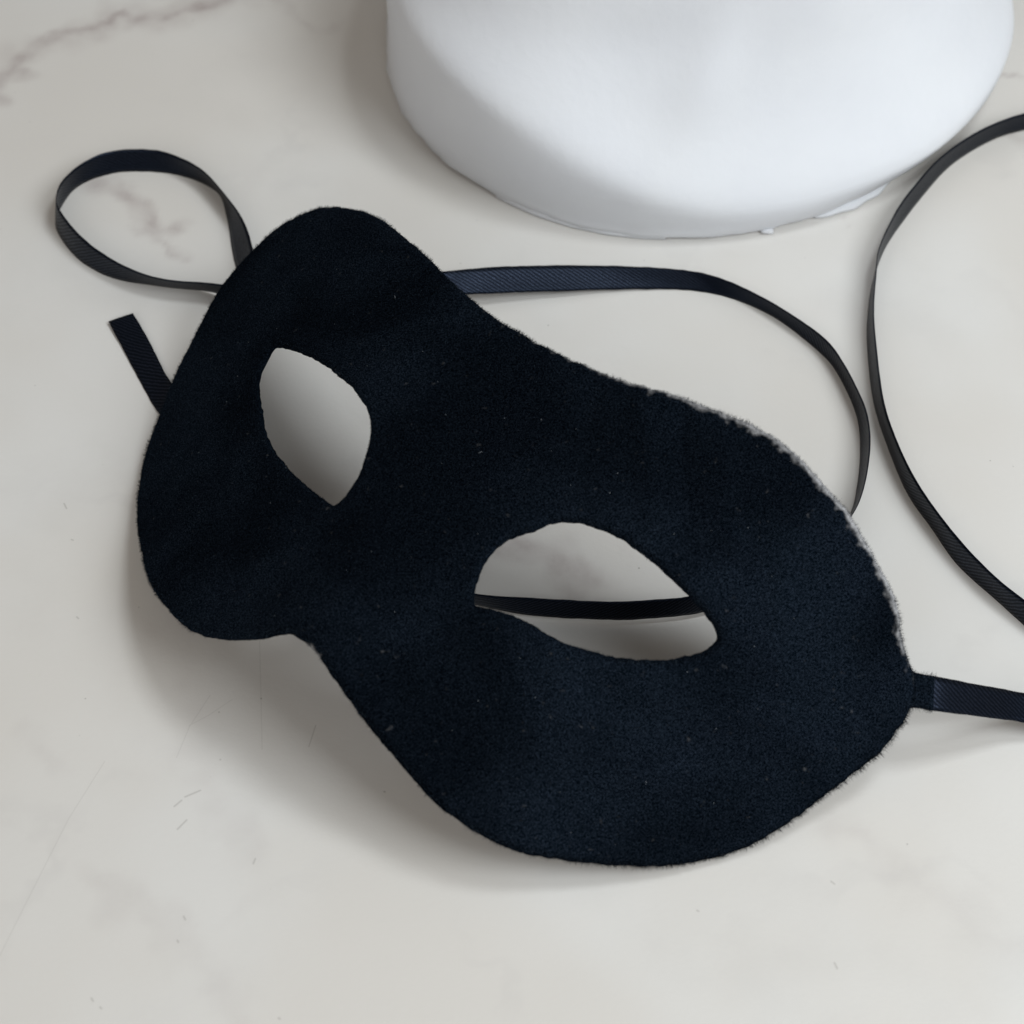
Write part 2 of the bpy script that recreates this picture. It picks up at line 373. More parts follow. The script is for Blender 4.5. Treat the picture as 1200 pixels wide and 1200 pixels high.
def build_mannequin():
    cx, cy = 0.0405, 0.1600
    foam = foam_material()
    root = bpy.data.objects.new('mannequin_stand', None)
    root.empty_display_size = 0.02
    col.objects.link(root)
    root.location = (cx, cy, 0)
    tag(root, 'white foam mannequin neck with rounded flared foot standing on the marble', 'mannequin')
    nth = 192
    # radius of the contact ring, of the widest belt, then a neck that narrows upwards
    belt_a = np.radians([-180, -150, -120, -90, -65, -38, -20, 0, 30, 70, 120, 180])
    belt_r = np.array([70.5, 76.5, 76.0, 75.0, 78.5, 84.0, 87.0, 89.5, 86.0, 76.0, 71.0, 70.5])
    # height of the shoulder line where the side turns over into the sloping top
    sh_a = np.radians([-180, -150, -132, -116, -102, -90, -70, -40, 0, 60, 120, 180])
    sh_z = np.array([40.0, 37.0, 33.0, 27.0, 18.0, 11.0, 8.0, 9.0, 13.0, 22.0, 34.0, 40.0])
    prof = [(0.0, 0.0), (0.5, 0.05), (1.5, 0.15), (3, 0.32), (6, 0.62), (9, 0.85), (12, 0.97), (15, 1), (200, 1)]
    zz = np.array([q[0] for q in prof], float); bl = np.array([q[1] for q in prof])
    zs = np.concatenate([np.linspace(0, 60, 61), np.linspace(63, 110, 14)])
    th = np.linspace(-math.pi, math.pi, nth, endpoint=False)
    ext_a = np.concatenate([belt_a[:-1] - 2 * math.pi, belt_a, belt_a[1:] + 2 * math.pi])
    ext_r = np.concatenate([belt_r[:-1], belt_r, belt_r[1:]])
    rb = np.interp(th, ext_a, ext_r)
    ker = np.hanning(31); ker /= ker.sum()
    rb = np.convolve(np.concatenate([rb[-15:], rb, rb[:15]]), ker, 'valid')
    sh = np.interp(th, np.concatenate([sh_a[:-1] - 2 * math.pi, sh_a, sh_a[1:] + 2 * math.pi]), np.concatenate([sh_z[:-1], sh_z, sh_z[1:]]))
    sh = np.convolve(np.concatenate([sh[-15:], sh, sh[:15]]), ker, 'valid')
    V, F = [], []
    for z in zs:
        b_ = np.interp(z, zz, bl)
        over = 1.7 * np.logaddexp(0, (z - sh) / 1.7)
        r = 73.7 * (1 - b_) + rb * b_ - 30.0 * (1 - np.exp(-over * 1.15 / 30.0)) - (0.8 if z < 0.4 else 0.0)
        # soft moulded ridge down the front and a shallow hollow beside it
        up = np.exp(-((z - 34) / 15) ** 2)
        r = r + up * (2.2 * np.exp(-((th + 1.52 - (z - 30) * 0.006) / 0.13) ** 2) - 1.6 * np.exp(-((th + 1.85) / 0.2) ** 2) - 0.5 * np.exp(-((th + 1.15) / 0.25) ** 2))
        r = r + 0.25 * smooth_noise(th * 20, np.full_like(th, z), 3, 22)
        if z < 6:   # uneven trimmed lower rim
            r = r + (1 - z / 6) * 0.35 * smooth_noise(th * 74, np.full_like(th, z * 2), 5, 9)
        for t_, rr in zip(th, r):
            V.append((cx + rr * MM * math.cos(t_), cy + rr * MM * math.sin(t_), z * MM + 0.0001))
    n = len(zs)
    for k in range(n - 1):
        for i in range(nth):
            j = (i + 1) % nth
            F.append((k * nth + i, k * nth + j, (k + 1) * nth + j, (k + 1) * nth + i))
    F.append(tuple(range(nth - 1, -1, -1)))
    F.append(tuple((n - 1) * nth + i for i in range(nth)))
    mesh_obj('neck', V, F, foam, root)
    # thin moulding seam flash round the right front of the foot, and a loose foam crumb at its lip
    for a0, a1, k, wmax in ((-64, -44, 40, 2.2), (-127, -93, 60, 0.5)):
      a0, a1 = math.radians(a0), math.radians(a1)
      V, F = [], []
      for i in range(k + 1):
          t_ = a0 + (a1 - a0) * i / k
          w = (0.25 + wmax * math.sin(math.pi * i / k) ** 0.7 * (1 + 0.12 * math.sin(i * 0.5))) * MM
          for rr, z in ((73.0 * MM, 0.0002), (73.6 * MM + w, 0.0002), (73.6 * MM + w * 0.9, 0.0008), (73.6 * MM, 0.0016)):
              V.append((cx + rr * math.cos(t_), cy + rr * math.sin(t_), z))
      for i in range(k):
          for q in range(3):
              F.append((4 * i + q, 4 * i + q + 1, 4 * i + 5 + q, 4 * i + 4 + q))
      mesh_obj('mould_flash', V, F, foam, root)
    bm = bmesh.new()
    bmesh.ops.create_icosphere(bm, subdivisions=2, radius=1.0)
    for v in bm.verts:
        k_ = 1 + 0.25 * math.sin(v.co.x * 5 + 1) * math.cos(v.co.y * 4 + v.co.z * 3)
        v.co = Vector((v.co.x * 1.6 * k_, v.co.y * 0.9 * k_, v.co.z * 0.7 * k_)) * MM + Vector((0.0612, 0.0888, 0.0007))
    me = bpy.data.meshes.new('foam_crumb'); bm.to_mesh(me); bm.free()
    me.materials.append(foam)
    me.polygons.foreach_set('use_smooth', [True] * len(me.polygons))
    o = bpy.data.objects.new('foam_crumb', me); col.objects.link(o)
    o.parent = root; o.matrix_parent_inverse = Matrix.Translation(-root.location)


build_mannequin()


# ------------------------------------------------------------------ the mask
AU = np.array([0.78558095, -0.6187589, 0.0])
AV = np.array([0.60571829, 0.76902449, 0.20422218])
AN = np.array([-0.12636429, -0.16043305, 0.97892456])
AO = np.array([0.00097183, -0.00944877, 0.05868727])
SL, BB, CC, G0, SG, VB, KK = 1.07568377, 0.14028437, 0.12310754, -0.00512949, 0.03002367, -0.04304698, -0.93676973


def dome(u, v):
    """height of the moulded face: bent round the head, nose bridge low in the middle"""
    return (-SL * (1 + KK * (v - .04) * 10) * BB * (np.sqrt(1 + (u / BB) ** 2) - 1) - CC * (v - .04) ** 2 * 10
            + .010 * np.exp(-(u / .017) ** 2) / (1 + np.exp(np.clip((v - VB) / .010, -40, 40))) + G0 * np.exp(-(u / SG) ** 2))


def face_point(u, v, h):
    e = 1e-5
    w = dome(u, v)
    wu = (dome(u + e, v) - dome(u - e, v)) / (2 * e)
    wv = (dome(u, v + e) - dome(u, v - e)) / (2 * e)
    n = AN - wu[:, None] * AU - wv[:, None] * AV
    n /= np.linalg.norm(n, axis=1)[:, None]
    return AO + u[:, None] * AU + v[:, None] * AV + w[:, None] * AN + h[:, None] * n, n


def closed_spline(P, step, passes=2):
    P = np.asarray(P, float)
    n = len(P)
    out = []
    for i in range(n):
        p0, p1, p2, p3 = P[i - 1], P[i], P[(i + 1) % n], P[(i + 2) % n]
        for t in np.linspace(0, 1, 12, endpoint=False):
            out.append(0.5 * ((2 * p1) + (-p0 + p2) * t + (2 * p0 - 5 * p1 + 4 * p2 - p3) * t * t + (-p0 + 3 * p1 - 3 * p2 + p3) * t ** 3))
    Q = np.array(out)
    for _ in range(passes * 6):
        Q = 0.25 * np.roll(Q, 1, 0) + 0.5 * Q + 0.25 * np.roll(Q, -1, 0)
    Q2 = np.vstack([Q, Q[:1]])
    d = np.r_[0, np.cumsum(np.hypot(*np.diff(Q2, axis=0).T))]
    m = int(d[-1] / step)
    s = np.linspace(0, d[-1], m, endpoint=False)
    return np.c_[np.interp(s, d, Q2[:, 0]), np.interp(s, d, Q2[:, 1])]


def inside(P, poly):
    x, y = P[:, 0], P[:, 1]
    c = np.zeros(len(P), bool)
    q = np.roll(poly, -1, 0)
    for (x1, y1), (x2, y2) in zip(poly, q):
        cond = (y1 > y) != (y2 > y)
        if cond.any():
            xi = (x2 - x1) * (y - y1) / ((y2 - y1) if y2 != y1 else 1e-12) + x1
            c ^= cond & (x < xi)
    return c


def dist_to(P, B):
    d = np.full(len(P), 1e9)
    for i in range(0, len(P), 2000):
        q = P[i:i + 2000]
        d[i:i + 2000] = np.sqrt(((q[:, None, :] - B[None, :, :]) ** 2).sum(2)).min(1)
    return d


def velvet_material():
    m, nt, b = mat('black_velvet')
    tc = N(nt, 'ShaderNodeTexCoord')
    a = N(nt, 'ShaderNodeAttribute'); a.attribute_name = 'painted_rim'
    n = N(nt, 'ShaderNodeTexNoise'); n.inputs['Scale'].default_value = 3200; n.inputs['Detail'].default_value = 3; n.inputs['Roughness'].default_value = 0.7
    L(nt, tc.outputs['Object'], n.inputs['Vector'])
    n2 = N(nt, 'ShaderNodeTexNoise'); n2.inputs['Scale'].default_value = 55; n2.inputs['Detail'].default_value = 4
    L(nt, tc.outputs['Object'], n2.inputs['Vector'])
    r1 = N(nt, 'ShaderNodeValToRGB')
    r1.color_ramp.elements[0].position = 0.42; r1.color_ramp.elements[0].color = (0.0005, 0.0018, 0.0036, 1)
    r1.color_ramp.elements[1].position = 0.72; r1.color_ramp.elements[1].color = (0.0175, 0.0255, 0.0395, 1)
    L(nt, n.outputs[0], r1.inputs[0])
    # the pile is brushed this way and that in broad soft patches
    nb = N(nt, 'ShaderNodeTexNoise'); nb.inputs['Scale'].default_value = 26; nb.inputs['Detail'].default_value = 3; nb.inputs['Distortion'].default_value = 0.6
    L(nt, tc.outputs['Object'], nb.inputs['Vector'])
    nm = N(nt, 'ShaderNodeMapRange', interpolation_type='SMOOTHSTEP'); nm.inputs['From Min'].default_value = 0.36; nm.inputs['From Max'].default_value = 0.66
    nm.inputs['To Min'].default_value = 0.75; nm.inputs['To Max'].default_value = 1.55
    L(nt, nb.outputs[0], nm.inputs['Value'])
    br = N(nt, 'ShaderNodeVectorMath', operation='SCALE')
    L(nt, r1.outputs[0], br.inputs[0]); L(nt, nm.outputs[0], br.inputs['Scale'])
    # glint of single fibres, painted in as a paler random fibre colour
    ag = N(nt, 'ShaderNodeAttribute'); ag.attribute_name = 'glint'
    mg = N(nt, 'ShaderNodeMix', data_type='RGBA')
    L(nt, ag.outputs['Fac'], mg.inputs['Factor']); L(nt, br.outputs[0], mg.inputs[6]); mg.inputs[7].default_value = (0.060, 0.082, 0.110, 1)
    # pale edge: rim light on the fuzz painted into the colour, broken by noise
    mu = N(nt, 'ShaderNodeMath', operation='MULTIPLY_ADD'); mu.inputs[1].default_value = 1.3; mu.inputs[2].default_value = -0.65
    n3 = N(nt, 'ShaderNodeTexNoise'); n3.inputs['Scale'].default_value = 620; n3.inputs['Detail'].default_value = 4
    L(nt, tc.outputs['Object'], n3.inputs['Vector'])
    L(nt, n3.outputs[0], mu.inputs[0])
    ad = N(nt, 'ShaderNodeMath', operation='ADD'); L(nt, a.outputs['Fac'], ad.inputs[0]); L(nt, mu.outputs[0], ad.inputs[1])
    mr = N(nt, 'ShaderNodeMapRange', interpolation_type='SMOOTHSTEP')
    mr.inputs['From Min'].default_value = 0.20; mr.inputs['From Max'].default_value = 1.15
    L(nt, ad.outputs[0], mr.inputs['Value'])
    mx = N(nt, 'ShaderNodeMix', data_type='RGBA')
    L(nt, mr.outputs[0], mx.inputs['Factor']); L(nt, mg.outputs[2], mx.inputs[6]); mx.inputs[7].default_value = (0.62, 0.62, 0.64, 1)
    L(nt, mx.outputs[2], b.inputs['Base Color'])
    b.inputs['Roughness'].default_value = 0.92
    b.inputs['Specular IOR Level'].default_value = 0.0
    b.inputs['Sheen Tint'].default_value = (0.33, 0.50, 0.85, 1)
    b.inputs['Sheen Roughness'].default_value = 0.42
    sh = N(nt, 'ShaderNodeMapRange'); sh.inputs['From Min'].default_value = 0.35; sh.inputs['From Max'].default_value = 0.65
    sh.inputs['To Min'].default_value = 0.0; sh.inputs['To Max'].default_value = 0.004
    L(nt, n2.outputs[0], sh.inputs['Value']); L(nt, sh.outputs[0], b.inputs['Sheen Weight'])
    bp = N(nt, 'ShaderNodeBump'); bp.inputs['Strength'].default_value = 0.6; bp.inputs['Distance'].default_value = 0.0003
    L(nt, n.outputs[0], bp.inputs['Height'])
    # the pile lies over towards the left temple, so the cloth shades as if tilted that way
    gn = N(nt, 'ShaderNodeNewGeometry')
    ln = N(nt, 'ShaderNodeVectorMath', operation='ADD'); ln.inputs[1].default_value = (-0.52, 0.40, 0.0)
    L(nt, gn.outputs['Normal'], ln.inputs[0])
    nn = N(nt, 'ShaderNodeVectorMath', operation='NORMALIZE'); L(nt, ln.outputs[0], nn.inputs[0])
    L(nt, nn.outputs[0], bp.inputs['Normal']); L(nt, bp.outputs[0], b.inputs['Normal'])
    return m


def satin_material():
    m, nt, b = mat('black_satin')
    uv = N(nt, 'ShaderNodeUVMap')
    mp = N(nt, 'ShaderNodeMapping')     # uv in millimetres: s along, t across
    mp.inputs['Rotation'].default_value = (0, 0, math.radians(-36))
    L(nt, uv.outputs[0], mp.inputs['Vector'])
    w = N(nt, 'ShaderNodeTexWave'); w.wave_type = 'BANDS'; w.bands_direction = 'Y'
    w.inputs['Scale'].default_value = 0.42; w.inputs['Distortion'].default_value = 2.2; w.inputs['Detail'].default_value = 2; w.inputs['Detail Scale'].default_value = 1.5
    L(nt, mp.outputs[0], w.inputs['Vector'])
    n = N(nt, 'ShaderNodeTexNoise'); n.inputs['Scale'].default_value = 2.2; n.inputs['Detail'].default_value = 3
    L(nt, uv.outputs[0], n.inputs['Vector'])
    mu = N(nt, 'ShaderNodeMath', operation='MULTIPLY'); L(nt, w.outputs['Fac'], mu.inputs[0]); L(nt, n.outputs[0], mu.inputs[1])
    cr = N(nt, 'ShaderNodeValToRGB')
    cr.color_ramp.elements[0].position = 0.15; cr.color_ramp.elements[0].color = (0.0012, 0.0022, 0.0042, 1)
    cr.color_ramp.elements[1].position = 0.65; cr.color_ramp.elements[1].color = (0.0055, 0.0075, 0.014, 1)
    L(nt, mu.outputs[0], cr.inputs[0]); L(nt, cr.outputs[0], b.inputs['Base Color'])
    rr = N(nt, 'ShaderNodeMapRange'); rr.inputs['To Min'].default_value = 0.42; rr.inputs['To Max'].default_value = 0.28
    L(nt, mu.outputs[0], rr.inputs['Value']); L(nt, rr.outputs[0], b.inputs['Roughness'])
    sp = N(nt, 'ShaderNodeMapRange', interpolation_type='SMOOTHSTEP'); sp.inputs['From Min'].default_value = 0.12; sp.inputs['From Max'].default_value = 0.55
    sp.inputs['To Min'].default_value = 0.13; sp.inputs['To Max'].default_value = 0.34
    L(nt, mu.outputs[0], sp.inputs['Value']); L(nt, sp.outputs[0], b.inputs['Specular IOR Level'])
    b.inputs['Specular Tint'].default_value = (0.52, 0.66, 1.0, 1)
    bp = N(nt, 'ShaderNodeBump'); bp.inputs['Strength'].default_value = 0.2; bp.inputs['Distance'].default_value = 0.0002
    L(nt, mu.outputs[0], bp.inputs['Height']); L(nt, bp.outputs[0], b.inputs['Normal'])
    return m


def felt_material():
    m, nt, b = mat('dark_felt')
    tc = N(nt, 'ShaderNodeTexCoord')
    n = N(nt, 'ShaderNodeTexNoise'); n.inputs['Scale'].default_value = 600; n.inputs['Detail'].default_value = 4
    L(nt, tc.outputs['Object'], n.inputs['Vector'])
    cr = N(nt, 'ShaderNodeValToRGB')
    cr.color_ramp.elements[0].color = (0.02, 0.02, 0.023, 1); cr.color_ramp.elements[1].color = (0.06, 0.06, 0.065, 1)
    L(nt, n.outputs[0], cr.inputs[0]); L(nt, cr.outputs[0], b.inputs['Base Color'])
    b.inputs['Roughness'].default_value = 0.95
    return m


def lint_material():
    m, nt, b = mat('pale_lint')
    b.inputs['Base Color'].default_value = (0.55, 0.58, 0.62, 1)
    b.inputs['Roughness'].default_value = 0.8
    n = N(nt, 'ShaderNodeTexNoise'); n.inputs['Scale'].default_value = 900
    cr = N(nt, 'ShaderNodeValToRGB'); cr.color_ramp.elements[0].color = (0.06, 0.08, 0.10, 1); cr.color_ramp.elements[1].color = (0.36, 0.39, 0.43, 1)
    tc = N(nt, 'ShaderNodeTexCoord'); L(nt, tc.outputs['Object'], n.inputs['Vector'])
    L(nt, n.outputs[0], cr.inputs[0]); L(nt, cr.outputs[0], b.inputs['Base Color'])
    return m


VELVET, SATIN, FELT, LINT = velvet_material(), satin_material(), felt_material(), lint_material()

mask = bpy.data.objects.new('masquerade_mask', None)
mask.empty_display_size = 0.02
col.objects.link(mask)
mask.location = (0.0, 0.0, 0.0)
tag(mask, 'black velvet half-face masquerade mask with satin ribbon ties lying on marble', 'mask')


def tri_normal_fix(V, T, up):
    a, b, c = V[T[:, 0]], V[T[:, 1]], V[T[:, 2]]
    n = np.cross(b - a, c - a)
    bad = (n * up[T[:, 0]]).sum(1) < 0
    T = T.copy()
    T[bad] = T[bad][:, ::-1]
    return T


def build_mask():
    out = closed_spline(OUT, 0.6)
    le = closed_spline(LE, 0.55, 1)
    re = closed_spline(RE, 0.55, 1)
    loops = []
    for k, P in enumerate((out, le, re)):   # slightly ragged cut edge
        t = np.roll(P, -1, 0) - np.roll(P, 1, 0)
        t /= np.linalg.norm(t, axis=1)[:, None]
        nrm = np.c_[-t[:, 1], t[:, 0]]
        area2 = (P[:, 0] * np.roll(P[:, 1], -1) - np.roll(P[:, 0], -1) * P[:, 1]).sum()
        if (area2 < 0) ^ (k > 0):
            nrm = -nrm                        # towards the cloth
        j = 0.10 * smooth_noise(P[:, 0], P[:, 1], 11 + k, 3.0) + rnd.normal(0, 0.035, len(P))
        P = P + nrm * j[:, None]
        loops.append((P, nrm))
    allb = np.vstack([q[0] for q in loops])
    pts = [q[0] for q in loops]
    edges, base = [], 0
    for P, _ in loops:
        n = len(P)
        edges += [(base + i, base + (i + 1) % n) for i in range(n)]
        base += n
    cand = []
    for P, nrm in loops:
        for d in (0.35, 0.8, 1.4):
            cand.append((P + nrm * d)[::1 if d < 1 else 2])
    xs = np.arange(-95, 96, 1.25)
    ys = np.arange(-80, 26, 1.08)
    gx, gy = np.meshgrid(xs, ys)
    gx = gx + (np.arange(len(ys)) % 2)[:, None] * 0.62
    grid = np.c_[gx.ravel(), gy.ravel()] + rnd.normal(0, 0.08, (gx.size, 2))

    def ok(Q, dm):
        k = inside(Q, loops[0][0]) & ~inside(Q, loops[1][0]) & ~inside(Q, loops[2][0])
        Q = Q[k]
        return Q[dist_to(Q, allb) > dm]
    inner = np.vstack([ok(np.vstack(cand), 0.25), ok(grid, 1.9)])
    P2 = np.vstack(pts + [inner])
    vs, _, fs, ov, _, _ = delaunay_2d_cdt([Vector((a, b)) for a, b in P2], edges, [], 0, 1e-5)
    Q = np.array([(v.x, v.y) for v in vs])
    T = np.array([f for f in fs if len(f) == 3])
    cen = Q[T].mean(1)
    keep = inside(cen, loops[0][0]) & ~inside(cen, loops[1][0]) & ~inside(cen, loops[2][0])
    T = T[keep]
    used = np.unique(T)
    remap = -np.ones(len(Q), int); remap[used] = np.arange(len(used))
    T = remap[T]; Q = Q[used]
    d = dist_to(Q, allb); d[d < 0.08] = 0
    u, v = Q[:, 0] * MM, Q[:, 1] * MM
    R = 1.5
    dd = np.clip(d, 0, R)
    roll = -(R - np.sqrt(np.maximum(R * R - (R - dd) ** 2, 0)))
    # slack in the stretched cloth: faint folds fanning down from the right brow and over the cheeks
    ux, vx = Q[:, 0], Q[:, 1]
    soft = 0.16 * smooth_noise(ux, vx, 21, 26) + 0.05 * smooth_noise(ux, vx, 22, 7)
    fold = np.zeros_like(ux)
    for (ax, ay, bx, by, wd, am) in ((22, 10, 37, -8, 2.2, 0.55), (30, 12, 44, -6, 2.0, -0.45), (38, 14, 52, -4, 2.4, 0.35), (12, 8, 22, -10, 2.6, -0.35), (60, 2, 74, -24, 4, 0.3), (46, -40, 66, -34, 4, -0.35), (20, -58, 48, -52, 4, 0.3)):
        ba = np.array([bx - ax, by - ay]); t = np.clip(((ux - ax) * ba[0] + (vx - ay) * ba[1]) / (ba @ ba), 0, 1)
        ds = np.hypot(ux - ax - t * ba[0], vx - ay - t * ba[1])
        fold += am * np.exp(-(ds / wd) ** 2) * (1 - t * 0.6)
    h = roll + (soft + 1.7 * fold) * np.clip(d / 4, 0, 1)
    Vt, nt_ = face_point(u, v, h * MM)
    T = tri_normal_fix(Vt, T, nt_)
    cover = mesh_obj('velvet_cover', Vt, T, VELVET, mask)
    # painted rim light along the upper right brow edge; pale tone at nose notch and cheek
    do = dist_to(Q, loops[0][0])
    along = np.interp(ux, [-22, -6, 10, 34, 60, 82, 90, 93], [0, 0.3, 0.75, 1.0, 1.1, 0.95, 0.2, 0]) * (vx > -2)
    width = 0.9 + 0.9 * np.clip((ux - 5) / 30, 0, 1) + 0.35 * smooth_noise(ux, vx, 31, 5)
    painted_rim = along * np.clip(1.15 - do / np.maximum(width, 0.3), 0, 1)
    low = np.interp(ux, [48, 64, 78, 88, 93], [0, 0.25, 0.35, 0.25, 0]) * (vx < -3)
    painted_rim = np.maximum(painted_rim, low * np.clip(1 - do / 0.5, 0, 1))
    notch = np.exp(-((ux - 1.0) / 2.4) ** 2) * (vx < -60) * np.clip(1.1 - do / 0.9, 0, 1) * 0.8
    painted_rim = np.maximum(painted_rim, notch)
    attr(cover, 'painted_rim', painted_rim)
    hl = -R - 0.9 * (1 - np.exp(-d / 1.0))
    Vl, _ = face_point(u, v, hl * MM)
    mesh_obj('lining', Vl, T[:, ::-1], FELT, mask)

    # nap: short fibres over the cloth, longer ones along the cut edges
    a, b, c = Vt[T[:, 0]], Vt[T[:, 1]], Vt[T[:, 2]]
    ar = np.linalg.norm(np.cross(b - a, c - a), axis=1)
    n = 70000
    k = rnd.choice(len(T), n, p=ar / ar.sum())
    r1, r2 = rnd.random(n), rnd.random(n); sw = r1 + r2 > 1; r1[sw], r2[sw] = 1 - r1[sw], 1 - r2[sw]
    bas = a[k] + r1[:, None] * (b - a)[k] + r2[:, None] * (c - a)[k]
    nn = nt_[T[k, 0]]
    wr = painted_rim[T[k, 0]]
    ln = rnd.uniform(0.15, 0.38, n)
    dr = nn * 0.75 + rnd.normal(0, 0.42, (n, 3)) + np.array([-0.30, 0.22, 0])
    # edge fringe
    bi = np.where(d == 0)[0]
    m = 22000
    kb = rnd.choice(bi, m)
    # outward direction from the loops
    allp = allb; alln = -np.vstack([q[1] for q in loops])
    idx = np.array([np.argmin(((allp - Q[i]) ** 2).sum(1)) for i in bi])
    outd = np.zeros((len(Q), 2)); outd[bi] = alln[idx]
    o2 = outd[kb]
    inset = rnd.uniform(0, 0.9, m)
    ub, vb = (Q[kb, 0] - o2[:, 0] * inset) * MM, (Q[kb, 1] - o2[:, 1] * inset) * MM
    jt = rnd.normal(0, 0.25 * MM, m)
    ub, vb = ub - o2[:, 1] * jt, vb + o2[:, 0] * jt
    di = np.clip(inset, 0, R)
    hb = -(R - np.sqrt(np.maximum(R * R - (R - di) ** 2, 0)))
    bas2, n2 = face_point(ub, vb, hb * MM)
    rag = np.clip(0.5 + 0.5 * smooth_noise(Q[kb, 0], Q[kb, 1], 41, 14), 0.1, 1)
    lower = (Q[kb, 0] > 40) & (Q[kb, 1] < -2)
    ln2 = rnd.uniform(0.25, 0.8, m) * (0.6 + 0.7 * rag) * np.where(lower, 1.55, 1.0)
    holes = np.isin(kb, bi[idx >= len(loops[0][0])])
    ln2[holes] *= 0.45
    dr2 = (o2[:, :1] * AU + o2[:, 1:] * AV) * 0.8 + n2 * rnd.uniform(-0.3, 0.7, (m, 1)) + rnd.normal(0, 0.35, (m, 3))
    wr2 = painted_rim[kb] * 0.55
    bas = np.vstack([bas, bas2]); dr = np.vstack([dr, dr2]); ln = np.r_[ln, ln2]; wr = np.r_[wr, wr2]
    dr /= np.linalg.norm(dr, axis=1)[:, None]
    side = np.cross(dr, rnd.normal(0, 1, dr.shape)); side /= np.linalg.norm(side, axis=1)[:, None]
    hw = np.r_[np.full(n, 0.028 * MM), np.full(m, 0.042 * MM)][:, None]
    tip = bas + dr * (ln * MM)[:, None]
    tip[:, 2] = np.maximum(tip[:, 2], 0.0003)
    Vf = np.stack([bas - side * hw, bas + side * hw, tip], 1).reshape(-1, 3)
    Ff = np.arange(len(Vf)).reshape(-1, 3)
    nap = mesh_obj('velvet_nap', Vf, Ff, VELVET, mask, smooth=False)
    nap['kind'] = 'stuff'
    attr(nap, 'painted_rim', np.repeat(wr, 3))
    attr(nap, 'glint', np.repeat(rnd.random(len(ln)) ** 9, 3))

    # lint: pale specks and short threads caught in the nap
    V, F = [], []
    spots = [(2, -16), (-3, -22), (-9, -13), (-15, -8), (-22, -4), (8, -4), (15, -2), (27, -5), (33, 0), (28, -9), (21, -12), (42, -8), (52, 2), (60, -2), (64, -14), (57, -26), (66, -30), (70, -22),
             (72, -40), (61, -46), (50, -58), (38, -48), (30, -55), (9, -52), (-2, -45), (-60, -10), (-66, -14), (-62, -22), (-60, -28), (-45, -6), (-36, 4), (-55, 6), (-30, -45), (-46, -52), (-58, -40), (55, -62), (62, -58), (67, -5), (47, -3), (12, -30)]
    for q in range(8):
        spots.append((rnd.uniform(-60, 86), rnd.uniform(-66, 12)))
    S2 = np.array(spots, float)
    kk = inside(S2, loops[0][0]) & ~inside(S2, loops[1][0]) & ~inside(S2, loops[2][0])
    S2 = S2[kk]; S2 = S2[dist_to(S2, allb) > 1.5]
    pp, pn = face_point(S2[:, 0] * MM, S2[:, 1] * MM, np.full(len(S2), 0.35 * MM))
    for p_, n_ in zip(pp, pn):
        t = np.cross(n_, rnd.normal(0, 1, 3)); t /= np.linalg.norm(t)
        w = np.cross(n_, t)
        l_, w_ = (rnd.uniform(0.05, 0.12), rnd.uniform(0.025, 0.055)) if rnd.random() < 0.9 else (rnd.uniform(0.25, 0.5), 0.03)
        b0 = len(V)
        for s in (-1, 0, 1):
            c_ = p_ + t * s * l_ * MM + w * (rnd.normal(0, 0.1) * l_ * MM)
            V += [c_ - w * w_ * MM, c_ + w * w_ * MM, c_ + n_ * w_ * MM]
        for s in (0, 3):
            for i in range(3):
                j = (i + 1) % 3
                F.append((b0 + s + i, b0 + s + j, b0 + s + 3 + j, b0 + s + 3 + i))
        F += [(b0 + 2, b0 + 1, b0), (b0 + 6, b0 + 7, b0 + 8)]
    li = mesh_obj('lint', V, F, LINT, mask, smooth=False)
    li['kind'] = 'stuff'
    li['label'] = 'pale lint specks caught in the velvet'


build_mask()


